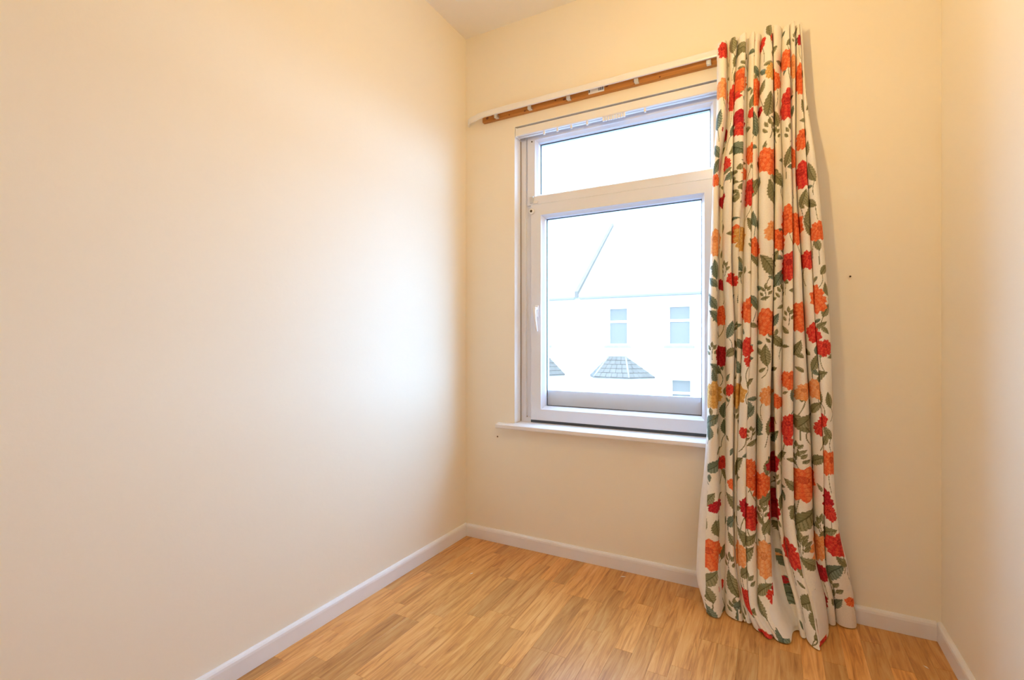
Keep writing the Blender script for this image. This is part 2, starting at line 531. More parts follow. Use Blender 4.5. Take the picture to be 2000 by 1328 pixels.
# ------------------------------------------------------------------ batten above the window
bt = thing('curtain_batten', 'bare pine batten screwed to the wall above the window', 'batten', None, None, (0.78, -0.01, 2.047))
def tpart(o, parent=None):
    o.parent = bt
    o.location = Vector(o.location) - Vector(bt.location)
    return o
tpart(box('batten_board', (0.112, -0.020, 2.047), (1.442, -0.0003, 2.092), 'pine', None, 0.0015))
for kx, kz, r in ((0.140, 2.063, 0.006), (0.168, 2.071, 0.004), (0.187, 2.055, 0.0025), (0.262, 2.053, 0.003), (0.345, 2.053, 0.004), (0.543, 2.061, 0.0055), (0.500, 2.066, 0.003), (0.739, 2.073, 0.006), (0.857, 2.062, 0.004), (0.962, 2.053, 0.003)):
    k = tpart(lathe('knot', [(r, -0.0195), (r, -0.0203), (r * 0.6, -0.0205)], 'knot', None, (0, 0, 0), 10, 'y'))
    k.location = Vector(k.location) + Vector((kx, 0, kz))
    k.scale = (1.3, 1, 1)
st = tpart(box('sticker', (0.657, -0.0206, 2.053), (0.728, -0.0201, 2.083), 'sticker'))
for a, b in ((0.0, 0.006), (0.044, 0.047), (0.049, 0.0515), (0.053, 0.057), (0.0585, 0.060), (0.0615, 0.066)):
    box('barcode_bar', (0.658 + a, -0.0209, 2.060), (0.658 + b, -0.0205, 2.078), 'ink' if a > 0.01 else 'gutter', st)

# ------------------------------------------------------------------ curtain track: rail bowed back to the wall at its free end
tk = thing('curtain_track', 'white plastic curtain track bent back to the wall at its free end', 'curtain track', None, None, (0.78, -0.045, 2.06))
def kpart(o):
    o.parent = tk
    o.location = Vector(o.location) - Vector(tk.location)
    return o
path = [(1.442, -0.047), (1.3, -0.047), (1.0, -0.047), (0.7, -0.047), (0.45, -0.047), (0.25, -0.046)]
for k in range(11):
    a = math.radians(90 * k / 10)
    path.append((0.165 - 0.138 * math.sin(a), -0.006 - 0.039 * math.cos(a) ** 0.9))
rp = [(-0.004, 0.0), (0.004, 0.0), (0.005, 0.003), (0.005, 0.023), (0.003, 0.0265), (-0.003, 0.0265), (-0.005, 0.023), (-0.005, 0.003)]
vs_, fs_ = [], []
for i, p in enumerate(path):
    a, b = path[max(i - 1, 0)], path[min(i + 1, len(path) - 1)]
    d = Vector((b[0] - a[0], b[1] - a[1])).normalized()
    nrm = Vector((-d.y, d.x))
    zz = 2.0605 + 0.002 * (p[0] - 0.6) - (0.004 if p[0] < 0.1 else 0.0)
    for (o_, z_) in rp:
        vs_.append((p[0] + nrm.x * o_, p[1] + nrm.y * o_, zz + z_))
n_ = len(rp)
for i in range(len(path) - 1):
    fs_ += [(i * n_ + k, i * n_ + (k + 1) % n_, (i + 1) * n_ + (k + 1) % n_, (i + 1) * n_ + k) for k in range(n_)]
fs_ += [tuple(range(n_)), tuple(range((len(path) - 1) * n_, len(path) * n_))]
kpart(link('rail', mesh_of('rail', vs_, fs_), 'plastic'))
kpart(box('end_stop', (0.0215, -0.013, 2.049), (0.030, -0.0008, 2.084), 'plastic', None, 0.002))
for X in (0.200, 0.378, 0.570, 0.870, 1.15, 1.4):
    br = kpart(box('bracket', (X - 0.009, -0.0425, 2.046), (X + 0.009, -0.0203, 2.0605), 'metal', None, 0.002))
    e = box('bracket_clip', (X - 0.006, -0.046, 2.042), (X + 0.006, -0.0425, 2.058), 'metal', None, 0.001)
    e.parent = br

# ------------------------------------------------------------------ curtain
KZ = [0, 0.08, 0.2, 0.35, 0.5, 0.75, 1.0, 1.3, 1.6, 1.85, 2.1]
KX = np.array([[1.1575, 1.2083, 1.2162, 1.2787, 1.2878, 1.3073, 1.3427, 1.373, 1.426, 1.4482, 1.466, 1.5017, 1.5379, 1.5611, 1.6218],
    [1.1371, 1.2027, 1.2148, 1.2674, 1.27, 1.2759, 1.2976, 1.3229, 1.3879, 1.4374, 1.4524, 1.4881, 1.5281, 1.5531, 1.6138],
    [1.1366, 1.1936, 1.2127, 1.2465, 1.251, 1.2582, 1.2875, 1.3199, 1.3667, 1.4041, 1.421, 1.4559, 1.5028, 1.5291, 1.5938],
    [1.1379, 1.1934, 1.2106, 1.2392, 1.2459, 1.2529, 1.2823, 1.3162, 1.3616, 1.3834, 1.3997, 1.4339, 1.4941, 1.5211, 1.5659],
    [1.1442, 1.1905, 1.2111, 1.2374, 1.2453, 1.2532, 1.2824, 1.3152, 1.3598, 1.3777, 1.397, 1.4304, 1.4914, 1.52, 1.5537],
    [1.1485, 1.187, 1.2122, 1.2389, 1.2483, 1.2603, 1.288, 1.3169, 1.3612, 1.3733, 1.3977, 1.4289, 1.4816, 1.5115, 1.549],
    [1.1497, 1.1853, 1.2114, 1.2415, 1.2534, 1.2709, 1.2965, 1.32, 1.367, 1.3717, 1.3991, 1.4289, 1.468, 1.4971, 1.5431],
    [1.1597, 1.189, 1.2003, 1.2321, 1.2556, 1.2733, 1.2977, 1.3207, 1.3715, 1.3748, 1.4012, 1.4279, 1.4546, 1.4838, 1.5243],
    [1.1684, 1.1914, 1.2052, 1.237, 1.2702, 1.2831, 1.3025, 1.3231, 1.3727, 1.376, 1.3989, 1.4244, 1.4408, 1.4701, 1.5007],
    [1.1809, 1.2169, 1.2239, 1.2402, 1.2732, 1.2851, 1.3055, 1.3243, 1.3705, 1.3737, 1.3934, 1.4207, 1.4396, 1.4591, 1.4713],
    [1.1829, 1.2186, 1.2239, 1.2536, 1.2828, 1.2914, 1.3116, 1.3317, 1.3663, 1.3696, 1.3987, 1.4194, 1.4384, 1.4509, 1.4587]])
HEMD = np.array([0.17, 0.184, 0.138, 0.178, 0.166, 0.174, 0.213, 0.235, 0.222, 0.169, 0.194, 0.233, 0.056, 0.03, 0.03])
NS = 14                                    # pleats
TOPZ = 2.088
CV = 0.060                                 # distance of the fold valleys from the wall
def pchip(xk, yk, x):
    xk, yk, x = np.asarray(xk, float), np.asarray(yk, float), np.asarray(x, float)
    h = np.diff(xk); d = np.diff(yk) / h
    m = np.zeros(len(xk)); m[0], m[-1] = d[0], d[-1]
    for i in range(1, len(xk) - 1):
        if d[i - 1] * d[i] > 0:
            w1, w2 = 2 * h[i] + h[i - 1], h[i] + 2 * h[i - 1]
            m[i] = (w1 + w2) / (w1 / d[i - 1] + w2 / d[i])
    i = np.clip(np.searchsorted(xk, x) - 1, 0, len(h) - 1)
    t = (x - xk[i]) / h[i]
    return ((1 + 2 * t) * (1 - t) ** 2 * yk[i] + t * (1 - t) ** 2 * h[i] * m[i] + t * t * (3 - 2 * t) * yk[i + 1] + t * t * (t - 1) * h[i] * m[i + 1])

def sstep(a, b, x):
    t = np.clip((x - a) / (b - a), 0, 1)
    return t * t * (3 - 2 * t)

# fold sign per pleat (recessed strips are negative) and how far a boundary rides forward low down
SIGN = np.array([1, -0.22, 1, 1, 0.8, 1, 1, 1, -0.8, 0.9, 1, 1, 0.9, 0.9])
LIFT = np.zeros(15); LIFT[4], LIFT[5], LIFT[6], LIFT[13] = 0.022, 0.024, 0.026, 0.016

DEEP = np.zeros(15); DEEP[8:14] = (0.026, 0.030, 0.018, 0.026, 0.030, 0.012)      # past the sill the folds reach back towards the wall
LEAN = np.array([0.1, 0, 0.22, 0.25, -0.15, 0.2, -0.1, 0.18, 0, -0.2, 0.22, 0.1, 0.2, 0.0])

def curtain_sheet(ncol, nrow, back=0.0):
    zf = np.linspace(0, 1, nrow)
    z = 0.004 + (TOPZ - 0.004) * zf
    bx = np.stack([pchip(KZ, KX[:, i], np.minimum(z, 2.1)) for i in range(15)], 1)     # rows x 15
    t = np.clip((0.5 - z) / 0.5, 0, 1); s = t * t * (1.6 - 0.6 * t)
    bd = CV + (HEMD[None, :] - CV) * s[:, None]
    low = 1 - sstep(0.75, 1.35, z)
    bd = bd + LIFT[None, :] * (low * (1 - 0.8 * s))[:, None]
    bd = bd - DEEP[None, :] * ((1 - sstep(1.80, 1.95, z)) * (1 - s))[:, None]
    X, Y, Z, C = [], [], [], []
    for k in range(NS):
        f = np.linspace(0, 1, ncol + 1)
        if k < NS - 1: f = f[:-1]
        w = bx[:, k + 1] - bx[:, k]
        amp = np.clip(1.9 * w, 0.005, 0.058) * SIGN[k]
        amp = amp * (1 - 0.55 * s)
        top = sstep(1.98, 2.05, z)
        amp = amp * (1 - 0.25 * top)
        if SIGN[k] < 0: amp = amp * (1 - sstep(1.8, 1.95, z))
        wob = 0.10 * np.sin(z * 5.3 + k * 1.7) + 0.05 * np.sin(z * 13.1 + k * 2.9)
        ff = f[None, :]
        g = ff - 0.62 * np.sin(2 * np.pi * ff) / (2 * np.pi)
        x = bx[:, k:k + 1] + w[:, None] * g
        x = x + (LEAN[k] * amp)[:, None] * np.sin(np.pi * ff) ** 1.5
        skew = np.clip(ff + wob[:, None] * ff * (1 - ff) * 2, 0, 1)
        dep = bd[:, k:k + 1] * (1 - ff) + bd[:, k + 1:k + 2] * ff + amp[:, None] * np.abs(np.sin(np.pi * skew)) ** 0.65
        dep = dep + 0.0022 * np.sin(z * 23 + k * 2.1)[:, None] * np.sin(np.pi * ff)
        # heading: pinched tape line a hand below the top
        zt = z[:, None] + top[:, None] * (0.006 * np.sin(np.pi * ff) * (1 if k % 2 else -0.4))
        # hem: cloth runs out over the floor and breaks
        hemw = (1 - sstep(0.0, 0.14, z))[:, None]
        dep = dep + hemw * 0.010 * np.sin(np.pi * ff) * SIGN[k]
        zt = np.maximum(zt, 0.003 + 0.0 * zt)
        X.append(x); Y.append(-(dep - back)); Z.append(zt + 0 * x); C.append(k + f)
    X, Y, Z = np.hstack(X), np.hstack(Y), np.hstack(Z)
    return X, Y, Z, np.concatenate(C), z

def sheet_mesh(name, X, Y, Z, U=None, V=None, colors=None):
    nr, nc = X.shape
    co = np.stack([X, Y, Z], -1).reshape(-1, 3).astype(np.float32)
    r, c = np.meshgrid(np.arange(nr - 1), np.arange(nc - 1), indexing='ij')
    q = np.stack([r * nc + c, r * nc + c + 1, (r + 1) * nc + c + 1, (r + 1) * nc + c], -1).reshape(-1, 4).astype(np.int32)
    me = bpy.data.meshes.new(name)
    me.vertices.add(len(co)); me.vertices.foreach_set('co', co.ravel())
    me.loops.add(q.size); me.loops.foreach_set('vertex_index', q.ravel())
    me.polygons.add(len(q)); me.polygons.foreach_set('loop_start', np.arange(0, q.size, 4, dtype=np.int32))
    me.polygons.foreach_set('use_smooth', np.ones(len(q), bool))
    me.update(calc_edges=True)
    if U is not None:
        uv = me.uv_layers.new(name='cloth')
        u = np.stack([U.ravel()[q.ravel()], V.ravel()[q.ravel()]], -1).astype(np.float32)
        uv.data.foreach_set('uv', u.ravel())
    if colors is not None:
        ca = me.color_attributes.new('print', 'FLOAT_COLOR', 'POINT')
        ca.data.foreach_set('color', np.concatenate([colors, np.ones((len(colors), 1))], 1).astype(np.float32).ravel())
    return me

NC, NR = 40, 1050
X, Y, Z, Cc, zrow = curtain_sheet(NC, NR)
# width of cloth in each pleat, taken at mid height
mid = int(NR * 0.5)
dx = np.diff(X[mid]); dy = np.diff(Y[mid])
arc = np.concatenate([[0], np.cumsum(np.hypot(dx, 0.5 * dy))])
Ucol = arc
U = np.tile(Ucol[None, :], (NR, 1)); Vv = np.tile(zrow[:, None], (1, X.shape[1]))

CREAM = np.array([0.86, 0.82, 0.745])
PAL = {'o': [(0.80, 0.14, 0.045), (0.86, 0.26, 0.095), (0.60, 0.055, 0.03)],
       'r': [(0.64, 0.035, 0.035), (0.76, 0.10, 0.06), (0.34, 0.012, 0.025)],
       'c': [(0.44, 0.014, 0.030), (0.58, 0.04, 0.05), (0.22, 0.008, 0.02)],
       'p': [(0.82, 0.34, 0.12), (0.85, 0.46, 0.22), (0.68, 0.19, 0.07)],
       'y': [(0.66, 0.36, 0.09), (0.76, 0.48, 0.17), (0.46, 0.20, 0.05)],
       'g': [(0.235, 0.225, 0.125), (0.33, 0.315, 0.19), (0.145, 0.145, 0.08)],
       't': [(0.155, 0.20, 0.155), (0.24, 0.295, 0.235), (0.09, 0.125, 0.10)]}
PAL['s'] = PAL['g']
MOTIFS = """0.62,2.050,r,61 0.65,1.900,p,86 1.12,1.750,c,56 2.52,1.868,r,101 2.41,2.065,g,56 2.83,2.008,g,56 2.73,1.953,g,46 3.74,2.031,g,61 3.72,1.921,o,81
3.51,1.781,c,66 3.60,1.739,r,46 6.02,2.068,r,30 7.09,2.039,r,46 7.89,2.045,r,41 7.56,2.078,g,46 6.50,1.873,o,96 5.63,1.797,r,46 7.02,1.801,c,41
6.51,1.948,t,41 7.48,1.816,g,71 9.21,1.903,o,76 7.73,1.927,y,61 10.48,1.959,o,86 10.57,1.806,r,101 11.56,1.933,p,76 12.67,1.888,o,96 12.76,2.029,c,46
12.93,1.790,g,56 12.52,1.680,o,76 7.57,1.616,o,112 5.59,1.656,o,86 2.14,1.630,r,56 0.34,1.574,o,56 5.50,1.515,r,101 4.40,1.584,o,51 11.28,1.622,o,76
12.44,1.552,r,91 13.46,1.554,g,61 1.89,1.502,c,56 0.37,1.790,t,61 0.47,1.681,t,56 0.45,1.625,t,56 2.63,1.750,t,46 6.57,1.758,t,76 9.46,1.773,g,56
9.51,1.708,s,51 10.58,1.703,s,56 10.36,1.626,g,61 7.62,1.506,g,71 6.56,1.527,g,66 3.46,1.577,s,56 10.98,1.549,g,56 13.15,1.638,g,51 13.12,1.701,g,41
7.53,1.726,s,61 7.18,1.879,g,41 3.98,1.964,s,46 3.20,1.681,t,56 3.61,1.505,s,56 9.53,1.555,g,66 12.32,1.472,g,51 13.22,1.449,g,46 10.83,2.030,g,46
11.69,2.025,s,41 9.16,2.002,g,41 5.50,1.843,g,46 2.51,1.582,t,46 3.82,1.865,s,46 0.52,1.340,p,101 10.35,1.401,o,101 11.59,1.373,o,122 13.55,1.347,o,76
3.45,1.364,o,61 4.43,1.352,y,91 6.77,1.312,o,71 7.81,1.367,p,76 9.59,1.334,o,86 10.40,1.239,r,101 12.47,1.254,r,76 7.43,1.244,g,76 2.93,1.201,r,66
1.44,1.188,c,46 13.12,1.118,o,96 1.49,1.069,o,71 5.48,1.087,o,96 7.61,1.040,o,112 11.34,1.058,o,101 5.75,0.950,r,81 5.91,0.900,r,56 12.93,0.999,r,81
13.44,0.951,r,66 1.35,0.919,c,76 0.59,1.241,t,61 0.47,1.195,t,46 0.52,1.122,t,56 0.63,1.064,t,56 5.52,1.395,g,51 6.62,1.412,t,46 12.64,1.404,g,71
12.71,1.360,g,51 4.18,1.256,t,51 4.20,1.215,g,41 9.70,1.201,t,61 10.35,1.058,s,56 9.43,1.049,t,46 7.45,0.925,g,66 9.68,0.980,g,56 10.92,0.975,g,46
11.25,0.951,g,51 12.46,0.903,g,51 13.08,0.847,g,71 13.71,1.079,g,46 6.51,1.116,t,56 4.34,0.889,t,66 2.21,1.239,s,51 2.34,1.017,t,56 7.40,1.145,s,51
9.88,1.142,s,56 13.43,1.304,g,41 13.81,1.150,g,41 0.85,0.872,t,56 0.46,0.934,s,56 6.68,1.267,g,46 5.88,1.324,s,46 9.19,1.276,g,51 7.95,1.267,g,46
10.37,0.838,o,76 2.49,0.934,g,51 4.49,0.965,t,46 7.76,0.980,s,56 3.97,1.123,t,46 6.09,0.824,g,46 13.80,1.217,g,41 0.58,0.772,y,101 4.59,0.776,y,107
2.33,0.795,r,46 7.66,0.781,p,76 9.61,0.758,o,56 10.38,0.676,r,81 10.31,0.627,r,41 12.49,0.807,p,76 11.58,0.796,p,61 13.06,0.704,r,61 12.71,0.679,r,56
5.53,0.647,r,46 7.98,0.667,c,66 0.68,0.512,t,66 1.45,0.514,r,56 5.02,0.521,g,76 6.45,0.521,o,66 6.59,0.476,o,51 7.20,0.459,o,101 2.73,0.452,o,51
8.50,0.529,c,91 7.70,0.532,g,61 11.51,0.478,o,117 13.50,0.564,o,96 13.12,0.435,c,86 13.44,0.395,r,56 0.83,0.364,c,51 5.90,0.384,c,71 6.59,0.348,r,86
7.93,0.391,c,51 8.45,0.373,c,101 11.53,0.356,g,76 0.52,0.678,t,66 5.92,0.823,g,46 6.17,0.748,t,46 6.42,0.723,t,41 13.10,0.789,g,51 11.26,0.689,g,71
11.72,0.700,g,56 12.35,0.564,g,56 7.68,0.676,g,61 9.98,0.562,g,56 10.49,0.471,g,51 11.23,0.587,s,56 11.33,0.554,s,56 13.28,0.322,g,61 5.46,0.285,g,56
2.55,0.390,g,61 10.68,0.386,g,51 1.79,0.717,t,56 4.14,0.699,s,66 1.79,0.650,t,51 7.08,0.674,t,66 13.61,0.776,g,46 12.38,0.745,g,46 13.47,0.667,g,46
9.19,0.629,t,56 2.69,0.322,t,56 7.54,0.417,g,61 7.34,0.362,s,56 7.71,0.327,g,51 9.26,0.467,s,61 0.37,0.386,g,51 0.24,0.294,g,41 0.93,0.286,g,56
12.53,0.345,s,61 13.28,0.643,g,41 11.27,0.277,s,61 0.65,0.840,t,51 0.29,0.635,t,46 1.79,0.469,g,51 9.89,0.406,g,56 6.61,0.643,s,41 10.72,0.785,t,46
0.55,0.198,o,99 5.05,0.215,p,90 7.49,0.219,p,108 10.10,0.245,r,90 8.98,0.188,r,72 12.17,0.261,p,108 13.71,0.288,r,90 6.26,0.226,g,59 0.40,0.119,g,59
5.77,0.171,g,54 5.43,0.082,r,68 7.78,0.111,r,50 1.04,0.088,r,41 7.93,0.142,c,41 12.20,0.175,c,72 13.42,0.188,t,68 11.92,0.087,c,81 8.42,0.024,c,86
6.15,-0.006,r,72 11.12,0.011,r,72 13.76,0.092,o,36 2.47,0.114,g,68 10.67,0.124,g,68 11.02,0.052,g,77 7.57,0.022,t,59 7.37,0.132,g,54 11.23,0.261,s,63
13.17,0.122,s,63 13.73,0.232,g,41 11.40,0.216,g,54 0.39,0.076,g,50 2.56,0.260,g,45 2.37,0.176,s,59 6.26,0.143,s,54 7.19,0.082,g,50 8.28,0.205,t,50
8.47,0.133,t,50 8.97,0.095,t,59 12.91,0.315,g,59 12.96,0.231,g,45 10.72,0.196,g,50 11.98,0.142,g,41 2.53,0.033,s,50 5.88,0.047,s,41 0.31,0.016,t,54
2.92,0.059,t,50 10.81,0.078,g,50 13.28,0.077,t,41 6.54,0.277,g,50 1.64,0.197,g,45 0.89,0.287,g,54 5.79,0.285,g,54 11.02,0.387,g,45 7.55,0.321,g,45
9.04,0.293,g,50 11.43,0.362,g,77 12.44,0.341,s,54"""
colr = np.tile(CREAM, (NR * X.shape[1], 1)).reshape(NR, X.shape[1], 3)

def paint(mask, sub, col):
    sub[mask] = col

def window_of(u, v, r):
    c0, c1 = np.searchsorted(Ucol, [u - r, u + r]); r0, r1 = np.searchsorted(zrow, [v - r, v + r])
    return slice(r0, r1), slice(c0, c1)

def leaf(u, v, length, ang, pal, rnd, wid=0.42):
    rs, cs = window_of(u, v, length * 0.75)
    du, dv = U[rs, cs] - u, Vv[rs, cs] - v
    if du.size == 0: return
    a = (du * math.cos(ang) + dv * math.sin(ang)) / (length / 2)
    b = (-du * math.sin(ang) + dv * math.cos(ang)) / (length / 2)
    b = b - 0.18 * (1 - a * a) * rnd
    prof = np.where(np.abs(a) < 1, wid * (1 - a * a) * (1 - 0.35 * a), -1)
    prof = prof * (1 + 0.08 * np.sin(a * 26))
    m = np.abs(b) < prof
    sub = colr[rs, cs]
    tone = np.where((np.sin((a * 9 + np.abs(b) * 7) * 3.0) > 0.55)[..., None], np.array(pal[2]) * 0.6 + np.array(pal[0]) * 0.4, np.where((b > 0)[..., None], np.array(pal[0]), np.array(pal[1])))
    tone = np.where((np.abs(b) < 0.035)[..., None], np.array(pal[2]) * 0.8, tone)
    sub[m] = tone[m]

def stem(p, q, bend, width, col):
    p, q = np.array(p), np.array(q)
    nrm = np.array([-(q - p)[1], (q - p)[0]])
    for t in np.linspace(0, 1, 40):
        c = p * (1 - t) + q * t + nrm * bend * 4 * t * (1 - t)
        rs, cs = window_of(c[0], c[1], width)
        du, dv = U[rs, cs] - c[0], Vv[rs, cs] - c[1]
        if du.size == 0: continue
        colr[rs, cs][(du * du + dv * dv) < width * width] = col

def flower(u, v, h, pal, ph, kind):
    R = h / 2
    rs, cs = window_of(u, v, R * 1.25)
    du, dv = U[rs, cs] - u, Vv[rs, cs] - v
    if du.size == 0: return
    rr = np.hypot(du, dv) / R
    th = np.arctan2(dv, du) + ph
    n = 6 + int(ph * 1.3) % 4
    saw = np.abs(((th * 17 / (2 * np.pi)) % 1) - 0.5) * 2
    edge = 0.72 + 0.15 * np.abs(np.cos(th * n / 2)) + 0.11 * saw + 0.10 * np.cos(2 * th + ph) + 0.05 * np.cos(3 * th - 2 * ph)
    m = rr < edge
    base = np.array(pal[0]); light = np.array(pal[1]); dark = np.array(pal[2])
    # petals in overlapping rings about a core set off centre, fine engraved strokes along them
    cu, cv = 0.18 * math.cos(ph * 3), 0.22
    r2 = np.hypot(du / R - cu, dv / R - cv); t2 = np.arctan2(dv / R - cv, du / R - cu)
    wav = r2 * 4.2 + 0.30 * np.abs(np.cos(t2 * (n + 1) / 2 + np.floor(r2 * 2.1) * 0.9))
    ringi = np.floor(wav)
    fr = wav - ringi
    pet = np.cos(t2 * (n + ringi * 1.5) + ringi * 2.1 + ph)
    strokes = np.sin(t2 * 34 + r2 * 9 + 2 * np.sin(r2 * 17))
    tone = np.clip(0.5 + 0.45 * pet - 0.35 * (fr - 0.5), 0, 1)
    col = base + (light - base) * tone[..., None]
    col = np.where((strokes > 0.70)[..., None], col * 0.6 + dark * 0.4, col)
    col = np.where((fr < 0.12)[..., None], col * 0.3 + dark * 0.7, col)
    spk = (np.sin(du * 1900 + ph) * np.sin(dv * 1700 + ph * 2) > 0.1) & (r2 < 0.22)
    col = np.where(spk[..., None], dark * 0.7, col)
    sub = colr[rs, cs]
    sub[m] = col[m]

mots = []
for s in MOTIFS.split():
    a = s.split(',')
    c, zz, kd, hh = float(a[0]), float(a[1]), a[2], float(a[3]) / 1000
    if 8 <= c < 9 and zz < 0.3 and kd in 'rc': continue
    mots.append((float(np.interp(c, Cc, Ucol)), zz, kd, hh))
prnd = random.Random(11)
# scattered small sprigs first (they fill the folds), then leaves, then blooms on top
umax = Ucol[-1]
for k in range(260):
    u, v = prnd.uniform(0, umax), prnd.uniform(0.0, TOPZ)
    leaf(u, v, prnd.uniform(0.025, 0.045), prnd.uniform(0, 6.28), PAL[prnd.choice('ggt')], prnd.uniform(-1, 1))
for (u, v, kd, hh) in mots:
    if kd in 'gt':
        a = prnd.uniform(0.5, 2.6)
        stem((u - math.cos(a) * hh * 0.5, v - math.sin(a) * hh * 0.5), (u - math.cos(a) * hh * 0.5 + prnd.uniform(-.02, .02), v - math.sin(a) * hh * 0.5 - 0.05), prnd.uniform(-.2, .2), 0.0013, np.array(PAL[kd][2]) * 1.3)
        leaf(u, v, hh * 1.25, a, PAL[kd], prnd.uniform(-1, 1), 0.46)
    elif kd == 's':
        stem((u, v - hh * 0.5), (u + prnd.uniform(-.01, .01), v + hh * 0.45), prnd.uniform(-.15, .15), 0.0013, PAL['g'][2])
        for q, (ox, oy, an) in enumerate(((-.28, -.05, 2.3), (.28, .02, 0.8), (-.2, .30, 2.1), (.2, .34, 1.0), (0.0, .5, 1.6))):
            leaf(u + ox * hh, v + oy * hh, hh * 0.42, an, PAL['g'], 0.3, 0.5)
for (u, v, kd, hh) in mots:
    if kd in 'orcpy':
        stem((u, v), (u + prnd.uniform(-.03, .03), v - hh * 0.5 - 0.05), prnd.uniform(-.2, .2), 0.0015, np.array(PAL['g'][0]))
        flower(u, v, hh * 1.06, PAL[kd], prnd.uniform(0, 6.28), kd)

cur = thing('curtain', 'long cream curtain printed with orange and red flowers, drawn to one side of the window', 'curtain', None, None, (1.38, -0.07, 0.0))
coff = -Vector(cur.location)
fab = link('curtain_fabric', sheet_mesh('curtain_fabric', X, Y, Z, U, Vv, colr.reshape(-1, 3)), 'print', cur, coff)
# lining hung behind the printed cloth, a little wider on the window side
X2, Y2, Z2, _, z2 = curtain_sheet(8, 160, back=0.006)
Z2 = np.maximum(Z2 * 0.985 + 0.012, 0.012)
edge = np.linspace(0, 1, X2.shape[1])[None, :]
shift = -0.020 * (1 - sstep(0.15, 0.75, z2))[:, None] * (1 - sstep(0, 0.06, edge)) * (0.4 + 0.6 * sstep(0.02, 0.12, z2))[:, None]
lin = link('curtain_lining', sheet_mesh('curtain_lining', X2 + shift, Y2, Z2), 'lining', cur, coff)
# gliders that carry the heading on the track
for k in range(0, 15, 2):
    gx = float(KX[-1, k])
    gl = box('curtain_hook', (gx - 0.002, -0.0600, 2.040), (gx + 0.002, -0.0535, 2.0595), 'plastic', None, 0.001)
    gl.parent = cur
    gl.location = coff

# ------------------------------------------------------------------ small things
nl = lathe('nail', [(0.0018, 0.0), (0.0018, -0.006), (0.0032, -0.006), (0.0032, -0.0075), (0.001, -0.008)], 'dark', None, (1.606, 0.0005, 1.199), 10, 'y')
tag(nl, 'small dark nail in the cream wall between curtain and room corner', 'nail')
sc1 = lathe('wall_plug', [(0.003, 0.0), (0.003, -0.002), (0.0015, -0.0025)], 'dark', None, (0.186, 0.0005, 0.512), 10, 'y')
tag(sc1, 'tiny dark plug in the wall below the horn of the window sill', 'wall plug')
def fleck(x, y, s, rz, label):
    vs = [(-s, -s * .25, 0), (s * .3, -s * .3, 0), (s, s * .1, 0), (-s * .2, s * .3, 0)]
    vs = vs + [(a, b, 0.0007) for a, b, c in vs]
    o = link('paint_fleck', mesh_of('paint_fleck', vs, [(0, 1, 2, 3), (4, 5, 6, 7), (0, 1, 5, 4), (1, 2, 6, 5), (2, 3, 7, 6), (3, 0, 4, 7)]), 'flake', None, (x, y, 0.0002))
    o.rotation_euler.z = rz
    return tag(o, label, 'paint fleck')
fleck(1.773, -0.190, 0.0080, -1.0, 'white paint fleck on the floor beside the right skirting')
fleck(0.822, -0.061, 0.0112, 0.3, 'pale paint fleck on the floor near the skirting under the window')
fleck(0.254, -0.336, 0.0080, 1.0, 'tiny white paint fleck on the floor by the left room corner')

# ------------------------------------------------------------------ unseen fill lamp, added to warm the walls, hung above the view
LX, LY = 1.12, -0.88
pl = thing('added_fill_lamp', 'added fill bulb on a white flex, unseen above the view', 'lamp', None, None, (LX, LY, H))
lathe('fill_lamp_rose', [(0.04, 0.0), (0.04, -0.008), (0.03, -0.02), (0.012, -0.028)], 'cord', pl)
FL = 0.40                                     # length of the flex
sweep('flex', [(0, 0, -0.025), (0.001, 0, -0.2), (0, 0, -FL)], 0.003, 'cord', pl)
lathe('fill_lamp_holder', [(0.006, -FL + 0.005), (0.014, -FL), (0.019, -FL - 0.02), (0.019, -FL - 0.055), (0.014, -FL - 0.06)], 'cord', pl)
lathe('bulb', [(0.012, -FL - 0.06), (0.014, -FL - 0.07), (0.026, -FL - 0.092), (0.030, -FL - 0.108), (0.027, -FL - 0.125), (0.016, -FL - 0.136), (0.004, -FL - 0.139)], 'bulb', pl, (0, 0, 0), 16)

